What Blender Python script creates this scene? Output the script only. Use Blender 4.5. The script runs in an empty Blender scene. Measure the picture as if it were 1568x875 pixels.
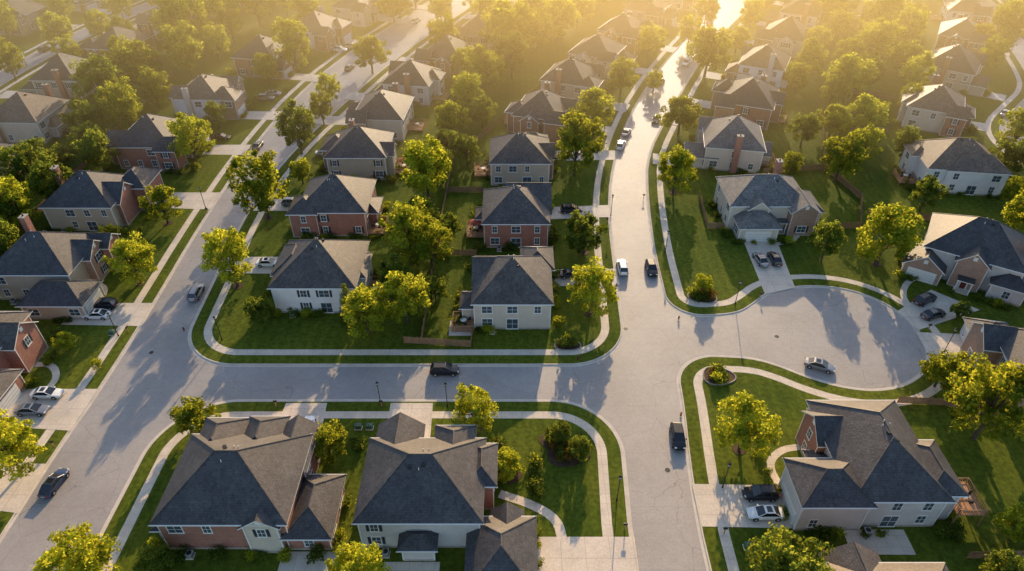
import bpy, math, random
import numpy as np
from mathutils import Vector, Matrix, geometry
random.seed(7)
scn=bpy.context.scene
COL=scn.collection
R=math.radians
# ---------------------------------------------------------------- materials
def newmat(name):
    m=bpy.data.materials.new(name);m.use_nodes=True
    nt=m.node_tree;nt.nodes.clear()
    out=nt.nodes.new("ShaderNodeOutputMaterial")
    return m,nt,out
def N(nt,t,**kw):
    n=nt.nodes.new(t)
    for k,v in kw.items():
        if k in n.inputs: n.inputs[k].default_value=v
        else: setattr(n,k,v)
    return n
def c4(c): return (c[0],c[1],c[2],1)
def surf(name,c1,c2,scale=1.0,rough=.85,fine=8.0,fineamt=.25,bump=0,spec=.3,coord="Object",detail=4,metal=0):
    m,nt,out=newmat(name);L=nt.links.new
    tc=N(nt,"ShaderNodeTexCoord")
    n1=N(nt,"ShaderNodeTexNoise",Scale=scale,Detail=detail);L(tc.outputs[coord],n1.inputs["Vector"])
    n2=N(nt,"ShaderNodeTexNoise",Scale=fine,Detail=2.0);L(tc.outputs[coord],n2.inputs["Vector"])
    r=N(nt,"ShaderNodeMapRange");r.inputs[1].default_value=.3;r.inputs[2].default_value=.7;L(n1.outputs[0],r.inputs[0])
    mx=N(nt,"ShaderNodeMix",data_type='RGBA');mx.inputs[6].default_value=c4(c1);mx.inputs[7].default_value=c4(c2);L(r.outputs[0],mx.inputs[0])
    r2=N(nt,"ShaderNodeMapRange");r2.inputs[1].default_value=.25;r2.inputs[2].default_value=.75;r2.inputs[3].default_value=1-fineamt;r2.inputs[4].default_value=1+fineamt;L(n2.outputs[0],r2.inputs[0])
    ml=N(nt,"ShaderNodeMix",data_type='RGBA',blend_type='MULTIPLY');ml.inputs[0].default_value=1;L(mx.outputs[2],ml.inputs[6]);L(r2.outputs[0],ml.inputs[7])
    b=N(nt,"ShaderNodeBsdfPrincipled",Roughness=rough,Metallic=metal);b.inputs["Specular IOR Level"].default_value=spec
    L(ml.outputs[2],b.inputs["Base Color"]);L(b.outputs[0],out.inputs[0])
    if bump:
        bp=N(nt,"ShaderNodeBump",Strength=bump,Distance=.05);L(n2.outputs[0],bp.inputs["Height"]);L(bp.outputs[0],b.inputs["Normal"])
    return m,nt,ml,b,tc
def darken(nt,b,src,fac_out,amt):
    L=nt.links.new
    r=N(nt,"ShaderNodeMapRange");r.inputs[3].default_value=1;r.inputs[4].default_value=1-amt;L(fac_out,r.inputs[0])
    ml=N(nt,"ShaderNodeMix",data_type='RGBA',blend_type='MULTIPLY');ml.inputs[0].default_value=1
    L(src,ml.inputs[6]);L(r.outputs[0],ml.inputs[7]);L(ml.outputs[2],b.inputs["Base Color"]);return ml.outputs[2]
def lines(nt,vec_out,axis,period,width):
    L=nt.links.new
    s=N(nt,"ShaderNodeSeparateXYZ");L(vec_out,s.inputs[0])
    d=N(nt,"ShaderNodeMath",operation='DIVIDE');L(s.outputs[axis],d.inputs[0]);d.inputs[1].default_value=period
    f=N(nt,"ShaderNodeMath",operation='FRACT');L(d.outputs[0],f.inputs[0])
    l=N(nt,"ShaderNodeMath",operation='LESS_THAN');L(f.outputs[0],l.inputs[0]);l.inputs[1].default_value=width/period
    return l.outputs[0]
def crack(nt,tc,scale,th):
    L=nt.links.new
    nz=N(nt,"ShaderNodeTexNoise",Scale=.35,Detail=3.0);L(tc.outputs["Object"],nz.inputs["Vector"])
    mm=N(nt,"ShaderNodeMix",data_type='RGBA',blend_type='LINEAR_LIGHT');mm.inputs[0].default_value=.9;L(tc.outputs["Object"],mm.inputs[6]);L(nz.outputs["Color"],mm.inputs[7])
    v=N(nt,"ShaderNodeTexVoronoi",feature='DISTANCE_TO_EDGE',Scale=scale);L(mm.outputs[2],v.inputs["Vector"])
    l=N(nt,"ShaderNodeMath",operation='LESS_THAN');L(v.outputs[0],l.inputs[0]);l.inputs[1].default_value=th
    return l.outputs[0]
M={}
m,nt,ml,b,tc=surf("asphalt",(.30,.28,.27),(.39,.365,.35),scale=.10,fine=3,fineamt=.10,rough=.6,spec=.5,detail=6)
o=darken(nt,b,ml.outputs[2],crack(nt,tc,.09,.002),.35)
n5=N(nt,"ShaderNodeTexNoise",Scale=.9,Detail=4.0);nt.links.new(tc.outputs["Object"],n5.inputs["Vector"])
o=darken(nt,b,o,n5.outputs[0],.25)
o=darken(nt,b,o,lines(nt,tc.outputs["Object"],1,9.0,.07),.18);M["road"]=m
m,nt,ml,b,tc=surf("concrete",(.53,.46,.38),(.66,.58,.48),scale=.5,fine=5,fineamt=.10,rough=.75)
o=darken(nt,b,ml.outputs[2],lines(nt,tc.outputs["Object"],0,1.6,.05),.3)
o=darken(nt,b,o,lines(nt,tc.outputs["Object"],1,1.6,.05),.3);M["walk"]=m
m,nt,ml,b,tc=surf("concrete_drive",(.50,.44,.37),(.65,.57,.48),scale=.25,fine=4,fineamt=.12,rough=.7)
o=darken(nt,b,ml.outputs[2],lines(nt,tc.outputs["Object"],0,3.1,.06),.35)
o=darken(nt,b,o,lines(nt,tc.outputs["Object"],1,3.1,.06),.35);M["drive"]=m
M["kerb"]=surf("kerb_concrete",(.49,.44,.38),(.61,.55,.48),scale=.6,fine=6,fineamt=.12)[0]
m,nt,ml,b,tc=surf("grass",(.075,.120,.010),(.17,.20,.02),scale=.075,fine=1.6,fineamt=.35,rough=.95,bump=.6,spec=.1,detail=6)
L=nt.links.new
n3=N(nt,"ShaderNodeTexNoise",Scale=7.0,Detail=2.0);L(tc.outputs["Object"],n3.inputs["Vector"])
o=darken(nt,b,ml.outputs[2],n3.outputs[0],.6)
o=darken(nt,b,o,lines(nt,tc.outputs["Object"],0,1.9,.95),.10);M["grass"]=m
M["mulch"]=surf("mulch",(.05,.028,.016),(.09,.05,.03),scale=2,fine=12,fineamt=.4)[0]
def shingle(name,a,bb):
    m,nt,ml,b,tc=surf(name,a,bb,scale=.35,fine=4,fineamt=.38,rough=.6,bump=.5,spec=.45,detail=4)
    o=darken(nt,b,ml.outputs[2],lines(nt,tc.outputs["Object"],2,.19,.05),.2)
    n=N(nt,"ShaderNodeTexVoronoi",Scale=2.2);nt.links.new(tc.outputs["Object"],n.inputs["Vector"])
    o=darken(nt,b,o,n.outputs["Color"],.5)
    return m
M["roof0"]=shingle("shingle_slate",(.056,.055,.062),(.09,.086,.092))
M["roof1"]=shingle("shingle_brown",(.17,.122,.088),(.235,.17,.125))
M["roof2"]=shingle("shingle_grey",(.15,.145,.145),(.21,.20,.195))
M["roof3"]=shingle("shingle_weathered",(.082,.073,.072),(.13,.113,.105))
def siding(name,c):
    m,nt,ml,b,tc=surf(name,c,tuple(x*.88 for x in c),scale=.6,fine=5,fineamt=.06,rough=.6)
    darken(nt,b,ml.outputs[2],lines(nt,tc.outputs["Object"],2,.2,.045),.28);return m
M["beige"]=siding("siding_beige",(.64,.56,.47))
M["tan"]=siding("siding_tan",(.54,.455,.35))
M["white"]=siding("siding_white",(.82,.80,.78))
M["greyw"]=siding("siding_grey",(.64,.60,.57))
def brick(name,a,bb):
    m,nt,out=newmat(name);L=nt.links.new
    tc=N(nt,"ShaderNodeTexCoord");s=N(nt,"ShaderNodeSeparateXYZ");L(tc.outputs["Object"],s.inputs[0])
    ad=N(nt,"ShaderNodeMath",operation='ADD');L(s.outputs[0],ad.inputs[0]);L(s.outputs[1],ad.inputs[1])
    cb=N(nt,"ShaderNodeCombineXYZ");L(ad.outputs[0],cb.inputs[0]);L(s.outputs[2],cb.inputs[1])
    br=N(nt,"ShaderNodeTexBrick",Scale=1.0);br.inputs["Color1"].default_value=c4(a);br.inputs["Color2"].default_value=c4(bb)
    br.inputs["Mortar"].default_value=(.4,.34,.3,1);br.inputs["Brick Width"].default_value=.42;br.inputs["Row Height"].default_value=.16;br.inputs["Mortar Size"].default_value=.012
    L(cb.outputs[0],br.inputs["Vector"])
    nz=N(nt,"ShaderNodeTexNoise",Scale=1.2,Detail=3.0);L(tc.outputs["Object"],nz.inputs["Vector"])
    b=N(nt,"ShaderNodeBsdfPrincipled",Roughness=.9);L(b.outputs[0],out.inputs[0])
    darken(nt,b,br.outputs["Color"],nz.outputs[0],.35);return m
M["brick"]=brick("brick_red",(.46,.18,.115),(.34,.12,.08))
M["brick2"]=brick("brick_tan",(.48,.29,.20),(.38,.22,.14))
M["trim"]=surf("trim_white",(.76,.75,.72),(.70,.69,.66),fineamt=.05,rough=.5)[0]
M["door"]=surf("door_paint",(.16,.03,.02),(.12,.025,.02),fineamt=.05,rough=.4)[0]
M["garage"]=surf("garage_door_paint",(.74,.72,.68),(.66,.64,.61),fineamt=.05,rough=.5)[0]
M["shut"]=surf("shutter_paint",(.03,.035,.05),(.04,.045,.06),fineamt=.05,rough=.6)[0]
M["ubox"]=surf("utility_green",(.05,.10,.07),(.06,.12,.08),fineamt=.05,rough=.5)[0]
M["wood"]=surf("deck_wood",(.34,.19,.10),(.46,.27,.15),scale=1.5,fine=9,fineamt=.25)[0]
M["fence"]=surf("fence_wood",(.24,.14,.08),(.34,.21,.12),scale=1.5,fine=9,fineamt=.3)[0]
M["black"]=surf("black_metal",(.02,.02,.02),(.03,.03,.03),fineamt=.1,rough=.5)[0]
M["metalg"]=surf("grey_metal",(.35,.35,.34),(.42,.42,.41),fineamt=.1,rough=.5)[0]
M["stone"]=surf("edging_stone",(.3,.27,.23),(.42,.38,.33),scale=3,fineamt=.3)[0]
M["bark"]=surf("bark",(.07,.05,.035),(.12,.09,.065),scale=3,fine=20,fineamt=.3)[0]
M["cloth"]=surf("umbrella_canvas",(.30,.06,.04),(.36,.08,.05),fineamt=.08)[0]
def glass(name,c=(.03,.04,.05),rough=.08):
    m,nt,out=newmat(name);b=N(nt,"ShaderNodeBsdfPrincipled",Roughness=rough);b.inputs["Base Color"].default_value=c4(c);b.inputs["Specular IOR Level"].default_value=.8
    nt.links.new(b.outputs[0],out.inputs[0]);return m
M["glass"]=glass("window_glass",(.06,.085,.11));M["cglass"]=glass("car_glass",(.012,.014,.018),.12)
def paint(name,c,metal=.3,coat=.5):
    m,nt,out=newmat(name);b=N(nt,"ShaderNodeBsdfPrincipled",Roughness=.3,Metallic=metal);b.inputs["Base Color"].default_value=c4(c)
    b.inputs["Coat Weight"].default_value=coat;b.inputs["Coat Roughness"].default_value=.06
    nz=N(nt,"ShaderNodeTexNoise",Scale=3.0);r=N(nt,"ShaderNodeMapRange");r.inputs[3].default_value=.28;r.inputs[4].default_value=.42
    nt.links.new(nz.outputs[0],r.inputs[0]);nt.links.new(r.outputs[0],b.inputs["Roughness"])
    nt.links.new(b.outputs[0],out.inputs[0]);return m
CARP={"white":paint("car_paint_white",(.8,.8,.79),0),"black":paint("car_paint_black",(.012,.012,.015),.1,.25),"grey":paint("car_paint_grey",(.25,.255,.27),.5),
"silver":paint("car_paint_silver",(.5,.51,.52),.6),"blue":paint("car_paint_blue",(.03,.05,.10),.4),"dark":paint("car_paint_charcoal",(.04,.042,.05),.2,.3)}
M["tyre"]=surf("tyre_rubber",(.02,.02,.02),(.028,.028,.028))[0]
M["rim"]=glass("alloy_rim",(.4,.4,.42),.3)
M["hl"]=glass("headlight_lens",(.7,.7,.68),.1);M["tl"]=glass("taillight_lens",(.35,.02,.02),.2)
def leafmat(name,dark,light,tr):
    m,nt,out=newmat(name);L=nt.links.new
    at=N(nt,"ShaderNodeAttribute",attribute_name="tone");oi=N(nt,"ShaderNodeObjectInfo")
    ad=N(nt,"ShaderNodeMath",operation='MULTIPLY_ADD');L(oi.outputs["Random"],ad.inputs[0]);ad.inputs[1].default_value=.7;L(at.outputs["Fac"],ad.inputs[2])
    sb=N(nt,"ShaderNodeMath",operation='SUBTRACT');L(ad.outputs[0],sb.inputs[0]);sb.inputs[1].default_value=.35;sb.use_clamp=True
    mx=N(nt,"ShaderNodeMix",data_type='RGBA');mx.inputs[6].default_value=c4(dark);mx.inputs[7].default_value=c4(light);L(sb.outputs[0],mx.inputs[0])
    mt=N(nt,"ShaderNodeMix",data_type='RGBA');mt.inputs[6].default_value=c4(tuple(x*.5 for x in tr));mt.inputs[7].default_value=c4(tr);L(sb.outputs[0],mt.inputs[0])
    d=N(nt,"ShaderNodeBsdfDiffuse");L(mx.outputs[2],d.inputs[0]);t=N(nt,"ShaderNodeBsdfTranslucent");L(mt.outputs[2],t.inputs[0])
    ms=N(nt,"ShaderNodeMixShader");ms.inputs[0].default_value=.55;L(d.outputs[0],ms.inputs[1]);L(t.outputs[0],ms.inputs[2]);L(ms.outputs[0],out.inputs[0]);return m
M["leaf"]=leafmat("foliage_green",(.055,.115,.014),(.26,.32,.03),(.72,.70,.06))
M["leafd"]=leafmat("foliage_dark",(.03,.07,.015),(.12,.18,.03),(.38,.42,.05))
M["leafr"]=leafmat("foliage_russet",(.10,.06,.02),(.18,.13,.03),(.40,.26,.04))
# ---------------------------------------------------------------- mesh helpers
class MB:
    def __init__(s): s.v=[];s.f=[];s.m=[];s.mats=[]
    def mi(s,mat):
        if mat not in s.mats: s.mats.append(mat)
        return s.mats.index(mat)
    def add(s,vs,fs,mat):
        o=len(s.v);s.v+=[tuple(v) for v in vs];i=s.mi(mat)
        for f in fs: s.f.append([a+o for a in f]);s.m.append(i)
    def box(s,x0,x1,y0,y1,z0,z1,mat,mtx=None):
        vs=[(x0,y0,z0),(x1,y0,z0),(x1,y1,z0),(x0,y1,z0),(x0,y0,z1),(x1,y0,z1),(x1,y1,z1),(x0,y1,z1)]
        if mtx: vs=[mtx@Vector(v) for v in vs]
        s.add(vs,[(0,3,2,1),(4,5,6,7),(0,1,5,4),(1,2,6,5),(2,3,7,6),(3,0,4,7)],mat)
    def cyl(s,p0,p1,r0,r1,mat,n=8):
        p0=Vector(p0);p1=Vector(p1);d=(p1-p0).normalized();a=d.orthogonal().normalized();b=d.cross(a)
        vs=[]
        for p,r in ((p0,r0),(p1,r1)):
            for i in range(n):
                t=2*math.pi*i/n;vs.append(p+a*math.cos(t)*r+b*math.sin(t)*r)
        s.add(vs,[(i,(i+1)%n,n+(i+1)%n,n+i) for i in range(n)]+[tuple(range(n-1,-1,-1)),tuple(range(n,2*n))],mat)
    def mesh(s,name):
        me=bpy.data.meshes.new(name);me.from_pydata(s.v,[],s.f)
        for k in s.mats: me.materials.append(M[k] if isinstance(k,str) else k)
        me.polygons.foreach_set("material_index",s.m);me.update();return me
    def obj(s,name,parent=None,loc=(0,0,0),rot=0):
        if not s.f: return None
        o=bpy.data.objects.new(name,s.mesh(name));o.location=loc;o.rotation_euler=(0,0,rot);COL.objects.link(o)
        if parent: o.parent=parent
        return o
def place(name,me,x,y,z=.13,rot=0,sc=1,parent=None):
    o=bpy.data.objects.new(name,me);o.location=(x,y,z);o.rotation_euler=(0,0,rot)
    o.scale=(sc,sc,sc) if not isinstance(sc,tuple) else sc
    COL.objects.link(o)
    if parent: o.parent=parent
    return o
# ---------------------------------------------------------------- street plan
def fillet(pts):
    out=[]
    n=len(pts)
    for i,p in enumerate(pts):
        if len(p)>2 and 0<i<n-1:
            P=Vector(p[:2]);A=Vector(pts[i-1][:2]);B=Vector(pts[i+1][:2]);r=p[2]
            u=(A-P).normalized();w=(B-P).normalized();ang=u.angle(w);t=r/math.tan(ang/2)
            C=P+(u+w).normalized()*(r/math.sin(ang/2));a0=P+u*t;a1=P+w*t
            s=math.atan2(a0.y-C.y,a0.x-C.x);e=math.atan2(a1.y-C.y,a1.x-C.x);d=(e-s+math.pi)%(2*math.pi)-math.pi
            for k in range(13): q=s+d*k/12;out.append((C.x+r*math.cos(q),C.y+r*math.sin(q)))
        else: out.append(tuple(p[:2]))
    return out
def chaikin(p,it=2):
    for _ in range(it):
        q=[p[0]]
        for a,b in zip(p,p[1:]):
            q.append((a[0]*.75+b[0]*.25,a[1]*.75+b[1]*.25));q.append((a[0]*.25+b[0]*.75,a[1]*.25+b[1]*.75))
        q.append(p[-1]);p=q
    return p
def offset(p,d):
    out=[]
    for i in range(len(p)):
        a=Vector(p[max(i-1,0)]);b=Vector(p[min(i+1,len(p)-1)]);t=(b-a)
        if t.length<1e-6: t=Vector((1,0))
        t.normalize();out.append((p[i][0]-t.y*d,p[i][1]+t.x*d))
    return out
def strip(mb,p,d0,d1,z0,z1,mat):
    a=offset(p,d0);b=offset(p,d1);n=len(p)
    mb.add([(x,y,z0) for x,y in a]+[(x,y,z1) for x,y in b],[(i,i+1,n+i+1,n+i) for i in range(n-1)],mat)
ZB=.13
cC=chaikin(fillet([(15,-120),(15,45),(16.5,73,10),(-53.2,73,11),(-53,-120)]))
cB=chaikin(fillet([(-5,335),(-12,293),(-29,251),(-42,213),(-49,185),(-55.5,159),(-58.5,133),(-57,102),(-56,81,10.5),(19,81,10),(20,106),(21,127),(24,148),(32,178),(46,213),(65,251),(80,284),(106,335)]))
cA=chaikin([(-66,-120),(-66,49),(-66.3,63),(-65.7,75),(-66,98),(-67,122),(-67,159),(-64,192),(-57,225),(-45,259),(-33,293),(-20,335)])
cAw=chaikin([(-128,335),(-138,293),(-150,255),(-155,215),(-156,180),(-156,-120)])
cW=chaikin([(-164,-120),(-164,180),(-163,218),(-158,257),(-146,296),(-136,335)])
cD=chaikin(fillet([(115,335),(101,293),(81,259),(63,225),(43,178),(34,155),(31,136),(29,115),(28.4,93.6,6),(36,93.6),(41,94.3),(44.5,97),(48,100.3),(53,101.9),(58.5,102.3),(64,101),(68.5,97.5),(71.2,92),(71.2,86),(69,80.5),(64,76.6),(58.5,75),(53,75.7),(48,78),(44,80.8),(40,82.6),(34,83),(27.3,83,7),(26.6,72),(25,58),(24.4,45),(24,-120)]))
def block(name,loops,walks,ztop=ZB):
    mb=MB()
    polys=[[Vector((x,y,0)) for x,y in lp] for lp in loops]
    tri=geometry.tessellate_polygon(polys);flat=[v for lp in polys for v in lp]
    fs=[]
    for t in tri:
        a,b,c=[flat[i] for i in t]
        fs.append(t if (b-a).cross(c-a).z>0 else (t[0],t[2],t[1]))
    mb.add([(v.x,v.y,ztop) for v in flat],fs,"grass");mb.obj(name)
    k=MB();w=MB()
    for c in walks:
        strip(k,c,-.45,0,.006,.008,"kerb");strip(k,c,0,.001,.008,ztop+.006,"kerb");strip(k,c,0,.2,ztop+.006,ztop+.006,"kerb")
        strip(w,c,2.2,3.6,ztop+.004,ztop+.004,"walk")
    k.obj("kerb");w.obj("sidewalk")
FARN=520
block("lawn",[cC],[cC])
block("lawn",[cB+[(150,FARN),(20,FARN)]],[cB])
block("lawn",[cA+cAw],[cA,cAw])
block("lawn",[cW+[(-90,FARN),(-520,FARN),(-520,-120)]],[cW])
eb=chaikin(fillet([(196,335),(176,250),(163,212),(156,197),(143,184),(131,172),(127,158),(131,146),(142,140),(155,142),(164,151),(166,163),(164,176),(168,194),(175,210),(186,250),(206,335)]))
block("lawn",[[(160,FARN)]+cD+[(520,-120),(520,FARN),(260,FARN)]+[(206,336)]+eb[::-1]+[(196,336),(195.9,FARN)]],[cD])
k=MB();strip(k,eb,-.2,0,ZB+.006,ZB+.006,"kerb");strip(k,eb,-3.6,-2.2,ZB+.004,ZB+.004,"walk");k.obj("sidewalk")
g=MB();g.add([(-540,-120,0),(540,-120,0),(540,560,0),(-540,560,0)],[(0,1,2,3)],"road");g.obj("road")
g=MB();g.add([(-4000,-4000,-.06),(4000,-4000,-.06),(4000,4000,-.06),(-4000,4000,-.06)],[(0,1,2,3)],"grass");g.obj("ground")
zc=[ZB+.012]
def slab(pts,name="driveway",mat="drive"):
    zc[0]+=.0007;mb=MB();n=len(pts);z=zc[0]
    A=sum(pts[i][0]*pts[(i+1)%n][1]-pts[(i+1)%n][0]*pts[i][1] for i in range(n))
    if A<0: pts=pts[::-1]
    mb.add([(x,y,z) for x,y in pts]+[(x,y,z-.2) for x,y in pts],[tuple(range(n))]+[(i,n+i,n+(i+1)%n,(i+1)%n) for i in range(n)],mat);return mb.obj(name)
def path(pts,w=1.1,name="garden_path"):
    zc[0]+=.0007;mb=MB();strip(mb,chaikin(pts),-w/2,w/2,zc[0],zc[0],"walk");mb.obj(name)
for p in ([(-35.2,72.5),(-28.8,72.5),(-28.3,64),(-35.5,64)],[(-18.9,72.5),(-12.3,72.5),(-12,63),(-18.6,63)],[(2.5,49.5),(15.8,49.5),(15.6,36),(2.5,36)],
  [(24.9,57.6),(43,57.2),(43,50.6),(24.7,51)],[(48,118),(55,118),(53.6,101.6),(47.3,99.6)],[(79,101),(85,95),(71.2,89.5),(69.8,94.6)],[(70.6,89),(86,88),(86,80.6),(70,82.5)],
  [(-66,97),(-80,97),(-80,91),(-65.8,90.6)],[(-66,75.5),(-79,75.5),(-79,68),(-66,67)],[(-66.8,137),(-80,137),(-80,130.4),(-66.8,129.6)],[(-66.2,61),(-80,61),(-80,55),(-66,53)]):
    slab(p)
path([(-1.7,56),(3,54.2),(6,52),(6.5,49)],1.3);path([(37,57),(36.4,61),(39,63.5),(42,64)]);path([(-76,97),(-76.5,101),(-79,103),(-81,103)]);path([(-74,75),(-73.6,78),(-76,81),(-79,81)])
path([(54,116),(58,117),(60,119.5)]);path([(73,95),(72.5,99),(76,104),(80,105)])
# ---------------------------------------------------------------- houses
HN={"brick":"brick_house","brick2":"brick_house","beige":"suburban_house","tan":"suburban_house","white":"white_sided_house","greyw":"suburban_house"}
ACL=[]
def house(cx,cy,rot,blocks,roof="roof0",wall="beige",chim=None,deck=None,gar=None,door=None,seed=0,front="S"):
    rnd=random.Random(seed*13+5)
    e=bpy.data.objects.new(HN[wall],None);e.location=(cx,cy,ZB);e.rotation_euler=(0,0,R(rot));COL.objects.link(e);e.empty_display_size=.5
    W=MB();RF=MB();WN=MB();V=MB()
    bl=[]
    for i,bk in enumerate(blocks):
        x0,x1,y0,y1,h,ty,ax,pt=bk[:8];wm=bk[8] if len(bk)>8 and bk[8] else wall
        j=.017*i;bl.append((x0+j,x1-j*.7,y0+j*.9,y1-j*1.1,h-.013*i,ty,ax,pt,wm))
    c,s=math.cos(R(rot)),math.sin(R(rot));ax_,ay_=bl[0][0]+3,bl[0][2]-1.0
    ACL.append((cx+c*ax_-s*ay_,cy+s*ax_+c*ay_,R(rot)))
    for i,(x0,x1,y0,y1,h,ty,ax,pt,wm) in enumerate(bl):
        W.box(x0,x1,y0,y1,-.1,h,wm)
        W.box(x0-.03,x1+.03,y0-.03,y1+.03,-.1,.35,"stone")
        for qx,qy in ((x0,y0),(x1,y0),(x0,y1),(x1,y1)):
            if wm not in("brick","brick2"): W.box(qx-.09,qx+.09,qy-.09,qy+.09,.35,h-.01,"trim")
            else: W.cyl((qx,qy,.2),(qx,qy,h-.02),.07,.07,"trim",5)
        t=math.tan(R(pt));o=.5+.011*i;fz=.2
        X0,X1,Y0,Y1=x0-o,x1+o,y0-o,y1+o;w=X1-X0;d=Y1-Y0
        if ty=="hip":
            hh=min(w,d)/2;rz=h+fz+hh*t
            if w>=d: ra=(X0+hh,(Y0+Y1)/2,rz);rb=(X1-hh+.01,(Y0+Y1)/2,rz)
            else: ra=((X0+X1)/2,Y0+hh,rz);rb=((X0+X1)/2,Y1-hh+.01,rz)
            vb=[(X0,Y0,h+.01),(X1,Y0,h+.01),(X1,Y1,h+.01),(X0,Y1,h+.01)];vt=[(a,b,h+fz) for a,b,_ in vb]
            RF.add(vb+vt,[(3,2,1,0),(0,1,5,4),(1,2,6,5),(2,3,7,6),(3,0,4,7)],"trim")
            if w>=d: fs=[(0,1,5,4),(2,3,4,5),(1,2,5),(3,0,4)]
            else: fs=[(0,1,4),(2,3,5),(1,2,5,4),(3,0,4,5)]
            RF.add(vt+[ra,rb],fs,roof)
            cor=[(vt[0],ra),(vt[3],ra if w>=d else rb),(vt[1],rb if w>=d else ra),(vt[2],rb),(ra,rb)]
            for a,b in cor:
                if (Vector(a)-Vector(b)).length>.3: RF.cyl(a,b,.09,.09,roof,5)
            RF.box(X0-.08,X1+.08,Y0-.11,Y0-.005,h+.06,h+.19,"trim");RF.box(X0-.08,X1+.08,Y1+.005,Y1+.11,h+.06,h+.19,"trim")
            if h>5 and w>9 and d>9:
                for k in range(5):
                    vx=ra[0]+(rb[0]-ra[0])*rnd.random()+rnd.uniform(-1,1);vy=ra[1]+(rb[1]-ra[1])*rnd.random()+rnd.uniform(.3,1.6)*rnd.choice((-1,1))
                    dz=min(vx-X0,X1-vx,vy-Y0,Y1-vy)*t+h+fz
                    if k%2: V.box(vx-.2,vx+.2,vy-.2,vy+.2,dz-.2,dz+.22,"black")
                    else: V.cyl((vx,vy,dz-.2),(vx,vy,dz+.4),.06,.06,"trim",6)
        else:
            if ax=="y": f=lambda a,b,z:(a,b,z);A0,A1,B0,B1=x0,x1,y0,y1
            else: f=lambda a,b,z:(b,a,z);A0,A1,B0,B1=y0,y1,x0,x1
            m_=(A0+A1)/2;hw=(A1-A0)/2;pk=h+hw*t
            W.add([f(A0,B0,h-.02),f(A1,B0,h-.02),f(m_,B0,pk),f(A0,B1,h-.02),f(A1,B1,h-.02),f(m_,B1,pk)],[(0,1,2),(5,4,3),(0,2,5,3),(1,4,5,2)],wm)
            th=.2
            for sg in (-1,1):
                ex=m_+sg*(hw+o);ez=h-o*t
                p=[f(ex,B0-.35,ez+.02),f(m_,B0-.35,pk+.02),f(m_,B1+.35,pk+.02),f(ex,B1+.35,ez+.02)]
                q=[(a,b,z+th) for a,b,z in p]
                RF.add(p+q,[(0,1,2,3),(0,4,5,1),(2,6,7,3),(0,3,7,4)],"trim");RF.add(q,[(3,2,1,0)],roof)
            RF.cyl(f(m_,B0-.35,pk+.22),f(m_,B1+.35,pk+.22),.08,.08,roof,5)
            for B,sg in ((B0,-1),(B1,1)):
                if hw>2:
                    q=[f(m_-.35,B+sg*.05,h+.5*hw*t-.4),f(m_+.35,B+sg*.05,h+.5*hw*t-.4),f(m_+.35,B+sg*.05,h+.5*hw*t+.4),f(m_-.35,B+sg*.05,h+.5*hw*t+.4)]
                    WN.add(q,[(0,1,2,3)],"trim")
    def inside(px,py,skip):
        return any(k!=skip and a-.3<px<b+.3 and c-.3<py<d+.3 for k,(a,b,c,d,*_) in enumerate(bl))
    def window(px,py,nx,ny,z,w,h,sh=False):
        tx,ty=-ny,nx
        mt=Matrix(((tx,nx,0,px),(ty,ny,0,py),(0,0,1,z),(0,0,0,1)))
        WN.box(-w/2-.13,w/2+.13,-.02,.05,-.13,h+.16,"trim",mt)
        WN.box(-w/2,w/2,.0,.065,0,h,"glass",mt)
        WN.box(-.025,.025,.01,.085,0,h,"trim",mt);WN.box(-w/2,w/2,.01,.083,h/2-.025,h/2+.025,"trim",mt)
        WN.box(-w/2-.18,w/2+.18,.01,.11,-.19,-.1,"trim",mt)
        if sh:
            for s in (-1,1): WN.box(s*(w/2+.36)-.19,s*(w/2+.36)+.19,.01,.06,-.05,h+.05,"shut",mt)
    for i,(x0,x1,y0,y1,h,ty,ax,pt,wm) in enumerate(bl):
        for side,(nx,ny) in enumerate(((0,-1),(0,1),(1,0),(-1,0))):
            L0,L1=(x0,x1) if ny else (y0,y1);ln=L1-L0;n=max(1,int(ln/3.3))
            if ln<2.2: continue
            sh=rnd.random()<.25
            for k in range(n):
                q=L0+ln*(k+.5)/n;px,py=(q,y0 if ny<0 else y1) if ny else (x1 if nx>0 else x0,q)
                if gar and gar[0]==side and gar[1]==i: continue
                for z in ((.95,3.75) if h>5 else (.95,)):
                    if rnd.random()<(.15 if cy<75 else .3): continue
                    if any(inside(px+nx*.5+a*ny,py+ny*.5+a*nx,i) for a in (-.9,.9)): continue
                    if door and door[0]==side and door[1]==i and abs(q-door[2])<1.4 and z<2: continue
                    if z<2 and k==n//2 and side==0 and n>2 and not door:
                        window(px,py,nx,ny,.2,1.9,2.1,False);continue
                    window(px,py,nx,ny,z,rnd.choice((.9,1.05,1.7)),1.4,sh)
    if gar:
        side,i,cc,gw=gar;x0,x1,y0,y1=bl[i][:4];nx,ny=((0,-1),(0,1),(1,0),(-1,0))[side]
        px,py=(cc,y0 if ny<0 else y1) if ny else (x1 if nx>0 else x0,cc)
        mt=Matrix(((-ny,nx,0,px),(nx,ny,0,py),(0,0,1,0),(0,0,0,1)));G=MB()
        G.box(-gw/2-.15,gw/2+.15,-.02,.04,0,2.45,"trim",mt);G.box(-gw/2,gw/2,0,.06,.03,2.3,"garage",mt)
        for q in range(1,4): G.box(-gw/2,gw/2,0,.075,.03+q*.56,.05+q*.56,"shut",mt)
        G.obj("garage_door",e)
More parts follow.
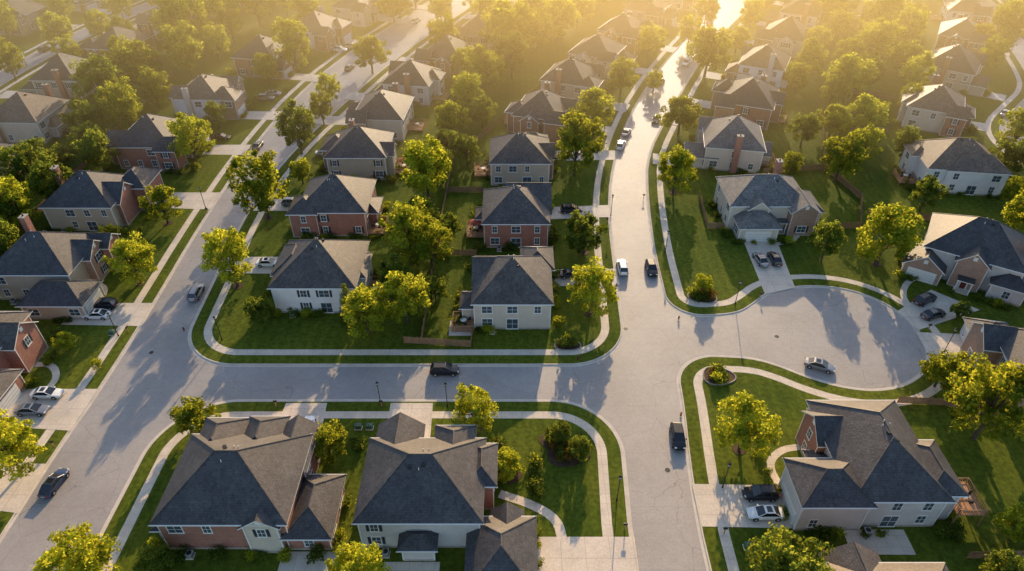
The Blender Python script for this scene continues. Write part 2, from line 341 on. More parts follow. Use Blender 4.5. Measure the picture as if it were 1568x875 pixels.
    if door:
        side,i,cc=door;x0,x1,y0,y1=bl[i][:4];nx,ny=((0,-1),(0,1),(1,0),(-1,0))[side]
        px,py=(cc,y0 if ny<0 else y1) if ny else (x1 if nx>0 else x0,cc)
        mt=Matrix(((-ny,nx,0,px),(nx,ny,0,py),(0,0,1,0),(0,0,0,1)));D=MB()
        D.box(-.7,.7,-.02,.05,.2,2.5,"trim",mt);D.box(-.48,.48,0,.07,.2,2.3,"door",mt);D.box(-1.3,1.3,0,1.8,-.1,.18,"walk",mt)
        for s in (-1.15,1.15): D.box(s-.1,s+.1,1.5,1.7,.18,2.6,"trim",mt)
        D.box(-1.4,1.4,.05,1.9,2.6,2.8,"trim",mt);D.box(-1.45,1.45,.04,1.95,2.8,2.88,roof,mt)
        D.obj("porch_and_door",e)
    if chim:
        x,y,z=chim;C=MB();cm="brick" if wall!="white" else "beige"
        C.box(x-.5,x+.5,y-.7,y+.7,-.1,z-.6,cm);C.box(x-.6,x+.6,y-.8,y+.8,z-.6,z-.45,"stone");C.cyl((x,y,z-.45),(x,y,z-.1),.18,.15,"black");C.obj("chimney",e)
    if deck:
        x0,x1,y0,y1,z=deck;D=MB();D.box(x0,x1,y0,y1,z-.2,z,"wood")
        for xx in (x0+.1,x1-.1):
            for yy in (y0+.1,y1-.1): D.box(xx-.07,xx+.07,yy-.07,yy+.07,-.1,z+1.02,"wood")
        for a in ((x0,x1,y0,y0+.08),(x0,x1,y1-.08,y1),(x0,x0+.08,y0,y1),(x1-.08,x1,y0,y1)):
            D.box(*a,z+.9,z+1,"wood");D.box(*a,z+.1,z+.16,"wood")
            if a[1]-a[0]>.2:
                for k in range(int((a[1]-a[0])/.3)): D.box(a[0]+k*.3,a[0]+k*.3+.05,a[2]+.01,a[3]-.01,z+.1,z+.95,"wood")
            else:
                for k in range(int((a[3]-a[2])/.3)): D.box(a[0]+.01,a[1]-.01,a[2]+k*.3,a[2]+k*.3+.05,z+.1,z+.95,"wood")
        mx,my=(x0+x1)/2,(y0+y1)/2
        D.cyl((mx,my,z),(mx,my,z+.7),.05,.05,"black",6);D.cyl((mx,my,z+.7),(mx,my,z+.75),.55,.55,"trim",12)
        for a in range(4):
            q=a*math.pi/2+.4;D.box(mx+math.cos(q)-.2,mx+math.cos(q)+.2,my+math.sin(q)-.2,my+math.sin(q)+.2,z+.4,z+.46,"black");D.box(mx+1.2*math.cos(q)-.2,mx+1.2*math.cos(q)+.2,my+1.2*math.sin(q)-.03,my+1.2*math.sin(q)+.03,z+.4,z+.9,"black")
        if rnd.random()<.4: D.cyl((mx,my,z+.75),(mx,my,z+2.3),.03,.03,"trim",5);D.cyl((mx,my,z+2.1),(mx,my,z+2.6),1.35,.05,"cloth",8)
        D.obj("deck",e)
    W.obj("walls",e);RF.obj("roof",e);WN.obj("windows",e);V.obj("roof_vents",e)
    return e
def generic(cx,cy,rot,seed,roof,wall,dist=14,flip=None):
    r=random.Random(seed);f=r.choice((-1,1)) if flip is None else flip
    w=r.uniform(13,15);d=r.uniform(11.5,13.5);w2=w/2;d2=d/2
    fb=r.choice(("brick","brick2",wall,"brick"))
    g0=f*w2*.98;g1=f*(w2-6.6);gx0,gx1=min(g0,g1),max(g0,g1)
    two=r.random()<.35
    b=[(-w2,w2,-d2,d2,5.8,"hip","x",r.uniform(33,38)),
       (gx0,gx1,-d2-r.uniform(2.5,4.5),-d2+3,5.6 if two else 3.1,r.choice(("hip","gable")),"y",r.uniform(30,36),fb),
       (-f*w2*.86-2.2,-f*w2*.86+2.6,-d2-1.2,-d2+3.5,5.75,"gable","y",r.uniform(36,42),fb)]
    if r.random()<.6: x=r.uniform(-w2+3.5,w2-3.5);b.append((x-2.8,x+2.8,d2-3,d2+r.uniform(1.2,3),r.choice((5.7,3)),r.choice(("hip","gable")),"y",34))
    if r.random()<.5: b.append((f*-w2-(1.6 if f>0 else -0)-(0 if f>0 else 1.0),f*-w2+(1.0 if f>0 else 1.6),-1,3.8,5.5,"gable","x",35))
    house(cx,cy,rot,b,roof,wall,chim=(f*(w2+.3),r.uniform(0,3),r.uniform(9.5,11)) if r.random()<.6 else None,
      deck=(f*1-2.5,f*1+2.5,d2+.05,d2+4.2,r.choice((.5,.9))) if r.random()<.7 else None,gar=(0,1,(gx0+gx1)/2,4.9),door=(0,0,0.2),seed=seed)
    c,s=math.cos(R(rot)),math.sin(R(rot));T=lambda x,y:(cx+c*x-s*y,cy+s*x+c*y)
    if dist: slab([T(gx0+.6,b[1][2]),T(gx1-.6,b[1][2]),T(gx1-.4,-d2-dist),T(gx0+.4,-d2-dist)])
    return T
house(-35,101,0,[(-7.3,7.2,-6.8,7.2,5.8,"hip","y",35),(-7.8,-2,-3,6,5.7,"hip","x",35),(6,8.2,-3,4,5.2,"hip","y",30),(-9.5,-6,1,7,3.1,"hip","y",32,"brick")],"roof3","white",deck=(7.3,11.5,-4.5,2,.6),seed=1)
house(-37,125,0,[(-6.8,6.8,-6,7,5.8,"hip","y",36,"brick"),(-8.5,-3,-6.5,0,5.7,"hip","x",34,"brick"),(5,8.4,-2,4,3.2,"hip","x",30)],"roof3","brick",deck=(7,10.5,-6,-1,.7),seed=2)
house(-36,149,0,[(-7,6.5,-6.2,6.5,5.8,"hip","x",35),(-9,-3,-2,5,5.6,"hip","x",34,"brick"),(4,8,-4,1,5.6,"gable","x",35)],"roof3","tan",chim=(-3,6.5,10),deck=(8,12,-4,1,.8),seed=3)
house(0,97,0,[(-6.5,6.6,-7.2,6,5.8,"hip","y",35),(-6.8,-1,-2,6,5.9,"gable","x",36),(2,7.3,3,9.5,5.5,"hip","x",33,"brick"),(-8.8,-6,-5,-1,3,"hip","x",30)],"roof3","beige",deck=(-10.5,-6.6,-8,-4,.4),gar=(2,2,6.2,4.6),seed=4)
house(1,121,0,[(-6.6,6.2,-6.2,6.5,5.8,"hip","y",35,"brick"),(-2,6.8,-2,9,5.7,"gable","x",34,"brick"),(-8.3,-5,0,4,3,"hip","x",30)],"roof3","brick",deck=(-10.5,-6.7,-3,2,.5),gar=(2,1,6.5,4.6),seed=5)
house(2,146,0,[(-6.8,6.5,-6,6.2,5.8,"hip","y",35),(-1,7.6,-3,3,5.7,"gable","x",35,"brick"),(0,6.4,4,9.5,5.2,"hip","x",33)],"roof3","tan",deck=(-11,-6.9,-2,3,.5),seed=6)
slab([(7,102),(20.5,102.4),(20.6,107.6),(7,107.4)]);slab([(7,125.5),(21.2,126.5),(22,131.5),(7,130.5)]);slab([(9,152.5),(25.5,153),(27,158),(9,158)])
house(-35,54.8,0,[(-8.5,7.2,-7,6,5.9,"hip","x",37,"brick"),(-7.5,-2,1,9,5.8,"hip","y",38,"brick"),(-1.6,3.2,2,9.4,5.7,"hip","y",38,"brick"),(3.2,7.6,1,8.4,5.7,"gable","y",38,"brick"),(2.2,6.4,-7.6,-3,5.95,"gable","y",35,"beige"),(6.8,12.2,-7.2,1.5,3.1,"hip","y",34,"brick"),(-9.8,-8.2,-6,-2,3,"hip","x",30)],"roof0","brick",gar=(1,1,-4.7,4.6),seed=21)
house(-11.4,54.5,0,[(-7.5,7.4,-6.5,5.6,5.9,"hip","x",37),(-6.8,-1.2,0,8.6,5.8,"gable","y",38),(1.2,6,1,8,5.75,"hip","y",38),(5.8,9,-1,5,5.6,"hip","x",35,"brick"),(-2.2,1.8,-8.4,-6,3.0,"hip","x",30,"greyw"),(6.2,14,-14,-4.6,3.1,"hip","x",35,"brick2"),(9,12.5,-6,-3.2,3.2,"gable","y",38,"brick2")],"roof0","greyw",gar=(2,5,-9.5,5),seed=22)
house(49,59,0,[(-6,5.8,-8,8,5.9,"hip","y",36),(-7.2,-3,1,6.5,5.8,"gable","x",38,"brick"),(-12.4,-4,-8.6,-2,5.6,"hip","x",36),(4,8.2,-7,1,5.7,"hip","x",34),(-8,-4,-2.5,1.5,3,"hip","x",30,"brick")],"roof0","greyw",gar=(3,2,-5.3,4.8),deck=(8.3,12,-8,-3,2.6),seed=23)
house(42.5,35.6,0,[(-7.5,7,-6.5,6.3,5.9,"hip","x",36,"brick2"),(-6,0,3,8,5.8,"gable","y",34,"brick2")],"roof3","tan",seed=24)
house(84.5,76,-12,[(-7.5,7,-7,6,5.9,"hip","y",36,"brick2"),(-10,-4,1,7,5.7,"gable","x",36,"brick2"),(-9,-3,5.6,11,3.1,"hip","x",34)],"roof0","tan",gar=(3,2,8.3,4.6),seed=25)
house(89,108,-32,[(-8,8,-6.5,6.5,5.9,"hip","x",36),(-10.5,-4,-9.5,-3,3.2,"gable","y",36,"brick2"),(-2.5,2.5,-8,-3,5.8,"gable","y",40,"brick2"),(4,9.5,-8.5,-2,3.2,"hip","y",34)],"roof0","greyw",gar=(0,1,-7.2,4.6),door=(0,2,0),chim=(8.2,1,10.5),seed=26)
house(55,126.5,0,[(-9.5,6.5,-5,6.5,5.8,"hip","x",33),(-8.3,-.5,-9.5,-4,3.2,"hip","y",35),(-6,-2,-6.2,0,5.8,"gable","y",38,"beige"),(2.5,7.8,-7.4,-1,5.85,"gable","y",36,"brick2"),(6,10.5,-3,5,3.2,"hip","x",32)],"roof2","beige",gar=(0,1,-4.4,5),door=(0,0,1),chim=(2.5,5.5,11.3),seed=27)
house(103,143,-8,[(-8,8,-6.5,6.5,5.8,"hip","y",34),(-4,8.8,-6.8,0,5.75,"hip","x",35),(-9.5,-6,0,5,5.6,"hip","x",34)],"roof1","white",deck=(-12,-8.1,-4,1,.6),seed=28)
house(-86.5,103,0,[(-8,6.5,-5,7.5,5.8,"hip","x",36),(0,10.8,-10.6,-4,3.2,"hip","x",35),(2,8,0,5.5,5.8,"gable","x",38,"brick2"),(4.5,9.5,4,8.2,5.7,"gable","x",36,"brick")],"roof0","tan",gar=(2,1,-7.2,5),chim=(-7,8,10.5),seed=29)
house(-87,80,0,[(-8,6,-5,7,5.8,"hip","x",36,"brick"),(0,9.6,-12.5,-4,3.2,"hip","x",35,"brick"),(2,8.2,-1,5,5.8,"gable","x",38,"brick")],"roof3","brick",gar=(2,1,-8.2,5),seed=30)
house(-89,127,0,[(-8,6,-6,6.5,5.8,"hip","x",36),(3,9.5,2.2,10,5.6,"hip","x",35,"brick"),(-1,7,-4,3,5.8,"gable","x",38,"brick")],"roof0","tan",gar=(2,1,6.5,5),chim=(-8.4,3,10.8),seed=31)
house(-88,55,0,[(-8,6,-6,6.5,5.8,"hip","x",36,"brick2"),(3,9.5,-5,2.2,3.2,"hip","x",35,"brick2")],"roof1","brick",gar=(2,1,-1.4,5),seed=32)
G=generic
for a in ((-88,155,90,41,"roof0","brick",14),(-85,183,88,42,"roof1","white",14),(-78,214,78,43,"roof0","brick",13),(-67,240,74,44,"roof1","white",13),(-58,266,70,45,"roof3","beige",13),(-48,290,70,46,"roof1","tan",13),
 (-34,171,-94,51,"roof3","beige",14),(-29,193,-100,52,"roof3","greyw",13),(-20,214,-107,53,"roof0","brick",13),(-11,236,-108,54,"roof3","tan",13),(-2,260,-109,55,"roof0","beige",13),(8,284,-109,56,"roof3","brick",13),
 (8,171,74,61,"roof3","brick",12),(17,194,68,62,"roof3","tan",12),(27,216,64,63,"roof0","beige",12),(38,238,62,64,"roof3","brick",12),(50,262,60,65,"roof3","greyw",12),(64,286,60,66,"roof0","beige",12),
 (54,154,-100,71,"roof2","beige",12),(65,179,-112,72,"roof0","brick",11),(77,206,-115,73,"roof1","white",11),(92,232,-118,74,"roof3","beige",11),(106,258,-120,75,"roof0","greyw",11),(120,284,-120,76,"roof1","tan",11),
 (114,175,62,81,"roof1","beige",8),(133,204,55,82,"roof3","tan",10),(151,233,60,83,"roof3","brick",10),(167,262,70,84,"roof0","white",8),(139,262,60,85,"roof0","brick",0),(148,118,-20,86,"roof1","beige",10),(180,140,-95,87,"roof0","tan",8),(200,195,-90,88,"roof3","white",12),(208,228,-85,89,"roof1","beige",12),
 (-127,169,-92,91,"roof1","beige",14),(-131,197,-92,92,"roof3","tan",14),(-127,223,-100,93,"roof0","brick",14),(-122,250,-105,94,"roof1","white",14),(-112,277,-105,95,"roof0","tan",14),(-124,142,-92,96,"roof0","white",14),(-124,115,-92,97,"roof3","brick",14),
 (-186,200,90,101,"roof0","beige",12),(-186,228,90,102,"roof1","brick",12),(-180,256,80,103,"roof3","tan",12),(-172,284,74,104,"roof0","white",12),(112,88,-60,105,"roof0","brick",0),(105,60,-90,106,"roof1","beige",0)):
    G(*a)
for i in range(18):
    x=-230+i*28+random.uniform(-4,4)
    if -30<x<-8 : continue
    G(x,316+random.uniform(-4,4),random.choice((90,-90,70)),200+i,random.choice(("roof0","roof1","roof3")),random.choice(("beige","tan","brick","white")),0)
# ---------------------------------------------------------------- vegetation
def foliage(mb_v,mb_f,mb_t,rs,cen,rad,n,size,tone):
    d=rs.normal(size=(n,3));d/=np.linalg.norm(d,axis=1)[:,None]
    rr=rad*rs.uniform(.45,1.08,size=(n,1));p=np.array(cen)+d*rr*np.array([1,1,.85])
    nr=d+rs.normal(size=(n,3))*.75+np.array([0,0,.35]);nr/=np.linalg.norm(nr,axis=1)[:,None]
    a=np.cross(nr,rs.normal(size=(n,3)));a/=np.linalg.norm(a,axis=1)[:,None];b=np.cross(nr,a)
    s=size*rs.uniform(.6,1.3,size=(n,1))
    q=np.stack([p-a*s,p-b*s*.7,p+a*s,p+b*s*.7],axis=1).reshape(-1,3)
    o=sum(len(x) for x in mb_v);mb_v.append(q);mb_f.append(np.arange(4*n).reshape(-1,4)+o)
    t=np.clip(tone+rs.normal(size=n)*.15+d[:,2]*.12,0,1);mb_t.append(np.repeat(t,4))
def finish(name,V,F,T,trunk,mat):
    nv=sum(len(x) for x in V);v=np.concatenate(V);f=np.concatenate(F);t=np.concatenate(T)
    tv=np.array([tuple(x) for x in trunk.v])
    me=bpy.data.meshes.new(name)
    faces=f.tolist()+[[i+nv for i in q] for q in trunk.f]
    me.from_pydata(np.concatenate([v,tv]).tolist(),[],faces)
    me.materials.append(M[mat]);me.materials.append(M["bark"])
    me.polygons.foreach_set("material_index",[0]*len(f)+[1]*len(trunk.f))
    at=me.attributes.new("tone","FLOAT","POINT");at.data.foreach_set("value",np.concatenate([t,np.zeros(len(tv))]).astype(np.float32))
    me.update();return me
def tree_mesh(seed,mat="leaf",zs=1.0,clumps=80,leaves=76):
    rs=np.random.RandomState(seed);V,F,T=[],[],[];tr=MB()
    cz=5.5*zs;rz=4.5*zs
    tr.cyl((0,0,-.2),(.1,0,2.2),.26,.2,"bark",8);tr.cyl((.1,0,2.2),(0,.1,6.5*zs),.2,.07,"bark",8)
    lob=rs.uniform(.74,1.16,size=7);ph=rs.uniform(0,6.28)
    for i in range(clumps):
        u=rs.uniform(-.85,1);th=rs.uniform(0,2*math.pi);k=rs.uniform(.6,.92) if i%5 else rs.uniform(.2,.55)
        rr=math.sqrt(max(0,1-u*u))*(1 if u>0 else 1.05)
        lb=lob[int((th+ph)/(2*math.pi)*7)%7]
        c=(4.3*k*rr*math.cos(th)*lb,4.3*k*rr*math.sin(th)*lb,cz+rz*k*u*(.85+.15*lb))
        foliage(V,F,T,rs,c,rs.uniform(.55,1.2),leaves,.235,rs.uniform(.1,.9))
        if i<18:
            z0=rs.uniform(1.9,4.2*zs);tr.cyl((.05,.05,z0),c,.09,.025,"bark",5)
    return finish("tree_foliage",V,F,T,tr,mat)
def bush_mesh(seed,mat="leafd"):
    rs=np.random.RandomState(seed);V,F,T=[],[],[];tr=MB()
    for i in range(8):
        c=(rs.uniform(-.5,.5),rs.uniform(-.5,.5),rs.uniform(.3,.75));foliage(V,F,T,rs,c,.42,42,.105,rs.uniform(.2,.8))
        tr.cyl((0,0,-.1),c,.04,.015,"bark",4)
    return finish("shrub_foliage",V,F,T,tr,mat)
def conifer_mesh(seed):
    rs=np.random.RandomState(seed);V,F,T=[],[],[];tr=MB();tr.cyl((0,0,-.2),(0,0,8),.18,.03,"bark",7)
    for k in range(16):
        z=.8+k*.47;r=2.1*(1-k/17.)
        for j in range(max(3,int(9*(1-k/17.)))):
            th=rs.uniform(0,6.28);c=(r*.75*math.cos(th),r*.75*math.sin(th),z-.1*r);foliage(V,F,T,rs,c,.45+.1*r,45,.11,rs.uniform(.1,.6))
            tr.cyl((0,0,z+.2),c,.04,.015,"bark",4)
    return finish("conifer_foliage",V,F,T,tr,"leafd")
TR=[tree_mesh(s,"leaf",z) for s,z in ((1,1),(2,1.12),(3,.95),(4,1.05),(5,.9),(6,1.1),(7,1.18))]
TD=[tree_mesh(s,"leafd",z) for s,z in ((11,1),(12,1.1),(13,.95))]
BU=[bush_mesh(s) for s in (1,2)]+[bush_mesh(3,"leaf"),bush_mesh(4,"leafr")]
CO=conifer_mesh(1)
def tree(x,y,r,kind=None):
    if kind=="c": return place("conifer_tree",CO,x,y,ZB-.02,random.uniform(0,6),r/2.0)
    me=random.choice(TD if (kind=="d" or random.random()<.12) else TR)
    s=r/4.35*1.1;return place("deciduous_tree",me,x,y,ZB-.02,random.uniform(0,6.28),(s*random.uniform(.93,1.07),s*random.uniform(.93,1.07),s*random.uniform(.92,1.12)))
TL="""-71,103,4.0 -74,124,3.6 -77,150,4.9 -80.5,114,2.5,d -69,59.5,4.1 -68,80,.9 -75,84.5,1.6 -103,121,4.4 -111,140,5.3,d -107,146,3.1,d -109,163,5 -112,180,6.3,d -109,194,6.7 -107,229,8.5 -104,250,8.8 -68,212,5.6 -93,258,7.2 -153,234,5 -153,205,4.5 -167,264,4.9 -146,264,4.3 -79,171,3,d -74,202,3.9 -104,154,4,d -52,102,4.5 -53,126,5.2 -53,156,5 -51,173,3.3 -44,211,5.1 -26,259,4.8 -44,262,6 -19,134,6.0 -20,110,5.5 -15.5,107,3.9 -18.5,91.5,4.1 -25,88.5,4.1 -16,154,3.2,d -12,180,4.9 -8,197,5.3 -1,223,8 8,250,7.5 -8,171,3.5,d -44.2,91.5,2.3,d -28.8,92.2,2.0,c 14,94,4.4 14.5,113,4.0,d 15,145,5.6 21.5,167,5.1 32,194,4.8 45,224,4.2 44,167,5 37,137,4.6 60,208,7 75,229,4.3 85,250,4.7 96,189,6.5 85,150,4.3 83,165,3.8 92,167,4.3 131,229,5.4 130,246,6.9 118,194,4.3 72,109,5.8 61.5,110,3.1,d 76,142,5 66,144,2.7 90,129,3.2 114,258,6 105,211,4.1 161,226,7 125,156,4 155,229,4.3 115,216,6.2 111,236,5.5 110,130,2.8 -46.5,66.5,2.9 -5.5,67,3.0 -26,62,2.6 -43,44.5,2.2,d -50,42,3.9 -18,41.5,3.4 33,63.5,4.1 68,65.5,5.2 67.5,76,3 32,42,4.2 64,49,2.6 58.5,43,2.4,d 79.5,92.5,1.5,d
-98,108,4,d -100,131,4.6,d -97,145,4,d -102,170,5 -100,208,6 -120,208,4.5 -115,236,6 -96,238,5 -86,270,6 -75,256,5 -22,222,5.5 -14,206,4.4 0,206,5 8,229,6 16,240,6.5 24,256,6 -8,246,6 16,270,7 33,276,6 -16,278,6 -38,280,6 42,196,3 60,234,4 70,254,4.5 96,274,6 128,276,7 148,280,6 104,196,5 92,208,4.6 110,180,3.5 150,212,4 140,246,4.4 122,210,4.8 74,160,3.6 96,152,3.5 118,146,4 124,134,4.5 104,118,4 112,108,4.6 118,98,3.5 -19,121,3.5,d -17,143,3.6,d -16,166,4 -11,150,3,d -22,100,3,d -13,117,2.6,d -94,66,4,d -100,88,4.6,d -98,96,3.5,d -104,103,5,d -140,150,5 -146,178,5 -106,118,4.6,d -116,128,5,d -108,92,5 -118,106,5.5,d -140,215,4 -142,240,4.5 -172,215,5 -176,242,5 -196,214,6 -198,242,6 -188,270,7 -130,268,6 -130,232,4.5,d -14,97,2.4,d -49,141,2.6 -52,186,3.4 90,184,3.4 84,196,4 100,226,4.4 124,266,5 118,232,4 -100,184,4 -96,222,4.5"""
for q in TL.split():
    p=q.split(",");tree(float(p[0]),float(p[1]),float(p[2]),p[3] if len(p)>3 else None)
rf=random.Random(3)
for i in range(90):
    x=rf.uniform(-300,300);y=rf.uniform(292,390);tree(x,y,rf.uniform(4.5,8),rf.choice((None,"d",None)))
def shrub(x,y,s,k=None): place("shrub",BU[rf.choice((0,0,1,2)) if k is None else k],x,y,ZB,rf.uniform(0,6),(s,s,s*rf.uniform(.8,1.1)))
def bed(x,y,a,b,n,rot=0,edge=True):
    zc[0]+=.0007;mb=MB();k=28;pts=[]
    for i in range(k):
        t=2*math.pi*i/k;w=1+.08*math.sin(3*t+x);px,py=a*math.cos(t)*w,b*math.sin(t)*w
        pts.append((x+px*math.cos(rot)-py*math.sin(rot),y+px*math.sin(rot)+py*math.cos(rot),zc[0]))
    mb.add(pts,[tuple(range(k))],"mulch");mb.obj("mulch_bed")
    if edge:
        e=MB()
        for i in range(k):
            p=Vector(pts[i]);q=Vector(pts[(i+1)%k]);e.cyl(p,p.lerp(q,.9),.14,.12,"stone",5)
        e.obj("stone_edging")
    for i in range(n):
        t=rf.uniform(0,6.28);r=rf.uniform(.1,.8);px,py=a*r*math.cos(t),b*r*math.sin(t)
        shrub(x+px*math.cos(rot)-py*math.sin(rot),y+px*math.sin(rot)+py*math.cos(rot),rf.uniform(.9,1.8),rf.choice((0,1,2,3)))
bed(35.5,99,2.6,2.2,9);tree(35.2,99.6,1.7);bed(33.5,78.3,2.6,2,10);bed(8,62.8,3.2,2.4,14,0,False);bed(6,65,2,1.6,7,0,False);bed(9.5,85.8,2.2,1.6,7);bed(-.5,59,2,1.4,7,0,False)
tree(7,64.8,1.7,"d");tree(9.8,61.8,1.6,"d");tree(-1,58.6,2.1)
for x,y in ((-52,102),(-53,126),(14,94),(14.5,113),(-71,103),(33,63.5),(-46.5,66.5),(-5.5,67),(-74,124),(37,137),(72,109)): bed(x,y,1.0,1.0,0,0,False)
for e in [o for o in bpy.data.objects if o.type=='EMPTY']:
    if e.location.y>235: continue
    w=[c for c in e.children if c.name.startswith("walls")][0];bb=w.bound_box
    x0,y0=bb[0][0],bb[0][1];x1,y1=bb[6][0],bb[6][1]
    c,s=math.cos(e.rotation_euler.z),math.sin(e.rotation_euler.z)
    for i in range(22 if e.location.y<160 else 10):
        if rf.random()<.5: lx,ly=rf.uniform(x0,x1),rf.choice((y0-.7,y1+.7,y0-.7))
        else: lx,ly=rf.choice((x0-.7,x1+.7)),rf.uniform(y0,y1)
        shrub(e.location.x+c*lx-s*ly,e.location.y+s*lx+c*ly,rf.uniform(.8,1.8))
# ---------------------------------------------------------------- fences
def fence(pts,h=1.5,name="wood_fence"):
    mb=MB()
    for a,b in zip(pts,pts[1:]):
        A=Vector((*a,ZB));B=Vector((*b,ZB));d=B-A;L_=d.length;an=math.atan2(d.y,d.x)
        mt=Matrix.Translation(A)@Matrix.Rotation(an,4,'Z')
        n=int(L_/.2)
        for i in range(n): mb.box(i*.2,i*.2+.17,-.012,.012,.05,h+.04*math.sin(i*2.3),"fence",mt)
        for i in range(int(L_/2.4)+1): mb.box(i*2.4-.05,i*2.4+.05,.02,.12,-.1,h+.1,"fence",mt)
        mb.box(0,L_,.013,.05,.35,.43,"fence",mt);mb.box(0,L_,.013,.05,h-.35,h-.27,"fence",mt)
    mb.obj(name)
for p in ([(-18.5,86.2),(-7,85.2),(-6.8,90)],[(-15.5,86),(-15.5,112),(-14.5,160)],[(-15.5,112),(-7,112)],[(-15,137),(-6,137)],[(42.5,135),(41.5,122),(45,121.8)],[(65.5,121.5),(74,122),(79,134),(76,148),(60,146)],
  [(60,72.5),(67,72),(75,68.5),(76,47),(57,46.5)],[(75,146),(84,172),(95,195)],[(78,128),(94,124)],[(-104,112),(-104,138),(-105,165)],[(-96,115),(-104,115)],[(-106,165),(-106,210)],[(-10,161),(2,186),(14,210),(26,232)],[(88,171),(100,168)],[(98,196),(112,190)]): fence(p)
# ---------------------------------------------------------------- vehicles
def car_mesh(kind,col):
    mb=MB();P=CARP[col];suv=kind=="suv"
    Lh=2.4;hw=.92 if not suv else .97
    zt=.9 if not suv else 1.08;rf_=1.45 if not suv else 1.72
    st=[(-Lh,.42,.62*zt/.9,.72),(-Lh+.12,.3,.9*zt/.95,.86),(-Lh+.5,.24,zt,.97),(-1.2,.22,zt+.02,1),(0,.22,zt+.02,1),(.9,.22,zt,1),(1.6,.24,zt-.08,.97),(Lh-.25,.28,zt-.2,.88),(Lh-.04,.36,zt-.3,.74),(Lh,.42,zt-.36,.66)]
    vs=[]
    for x,zl,zh,k in st:
        w=hw*k;zm=zl+(zh-zl)*.5
        vs+=[(x,-w*.9,zl),(x,-w,zm),(x,-w*.97,zh-.1),(x,-w*.82,zh),(x,0,zh+.025),(x,w*.82,zh),(x,w*.97,zh-.1),(x,w,zm),(x,w*.9,zl)]
    n=9;fs=[]
    for i in range(len(st)-1):
        for j in range(n-1): fs.append((i*n+j,i*n+j+1,(i+1)*n+j+1,(i+1)*n+j))
        fs.append((i*n+n-1,i*n,(i+1)*n,(i+1)*n+n-1))
    fs.append(tuple(range(n-1,-1,-1)));fs.append(tuple((len(st)-1)*n+j for j in range(n)));mb.add(vs,[f[::-1] for f in fs],P)
    if suv: b0,b1,t0,t1=-2.2,1.2,-1.75,.25
    else: b0,b1,t0,t1=-1.85,1.2,-1.0,.3
    z0=zt-.02;bw=hw*.86;tw=hw*.72
    lo=[(b0,-bw,z0),(b1,-bw,z0),(b1,bw,z0),(b0,bw,z0)];hi=[(t0,-tw,rf_-.04),(t1,-tw,rf_-.04),(t1,tw,rf_-.04),(t0,tw,rf_-.04)]
    mb.add(lo+hi,[(0,1,5,4),(1,2,6,5),(2,3,7,6),(3,0,4,7)],"cglass")
    r2=[(t0+.1,-tw*.9,rf_),(t1-.1,-tw*.9,rf_),(t1-.1,tw*.9,rf_),(t0+.1,tw*.9,rf_)]
    mb.add(hi+r2,[(0,1,5,4),(1,2,6,5),(2,3,7,6),(3,0,4,7),(4,5,6,7)],P)
    for a,b in zip(lo,hi): mb.cyl(a,b,.055,.045,P,5)
    for sg in (-1,1):
        for f in (.36,.64):
            q=[b0+(b1-b0)*f,sg*(bw+.005),z0];w=[t0+(t1-t0)*f,sg*(tw+.005),rf_-.04];mb.cyl(q,w,.04,.035,P if suv else "black",4)
        mb.box(.75,.95,sg*(hw+.08)-.09,sg*(hw+.08)+.09,zt-.02,zt+.13,P)
        mb.box(-Lh+.02,-Lh+.2,sg*hw*.66-.17,sg*hw*.66+.17,zt-.3,zt-.12,"tl");mb.box(Lh-.26,Lh-.06,sg*hw*.62-.16,sg*hw*.62+.16,zt-.36,zt-.22,"hl")
        for x in (-1.45,1.45):
            mb.cyl((x,sg*(hw-.22),.35),(x,sg*(hw+.012),.35),.39,.39,"black",14)
            mb.cyl((x,sg*(hw-.2),.33),(x,sg*(hw+.03),.33),.33,.33,"tyre",14);mb.cyl((x,sg*hw*.9,.33),(x,sg*(hw+.04),.33),.2,.18,"rim",8)
    if suv:
        for sg in (-1,1): mb.box(t0+.2,t1-.1,sg*tw*.85-.03,sg*tw*.85+.03,rf_,rf_+.06,"black")
    else: mb.box(-.7,0,-.45,.45,rf_-.01,rf_+.006,"cglass")
    mb.box(Lh-.05,Lh+.01,-.5,.5,.4,.55,"black");mb.box(-Lh-.01,-Lh+.03,-.26,.26,.5,.62,"trim")
    return mb.mesh("car_body")
CM={}
ROADC={(-11,79.3),(50.6,80.4),(24.4,65.5),(21.6,107.5),(27.2,107),(27.9,160.3),(30.4,168),(39.7,176),(45.5,203.5),(56.5,219),(-63.2,57.5),(-58.9,99.5),(-65.2,160),(-60.2,149),(-158.5,232),(-162,222),(62,236),(-52,215),(-36,263),(74,262),(138,180)}
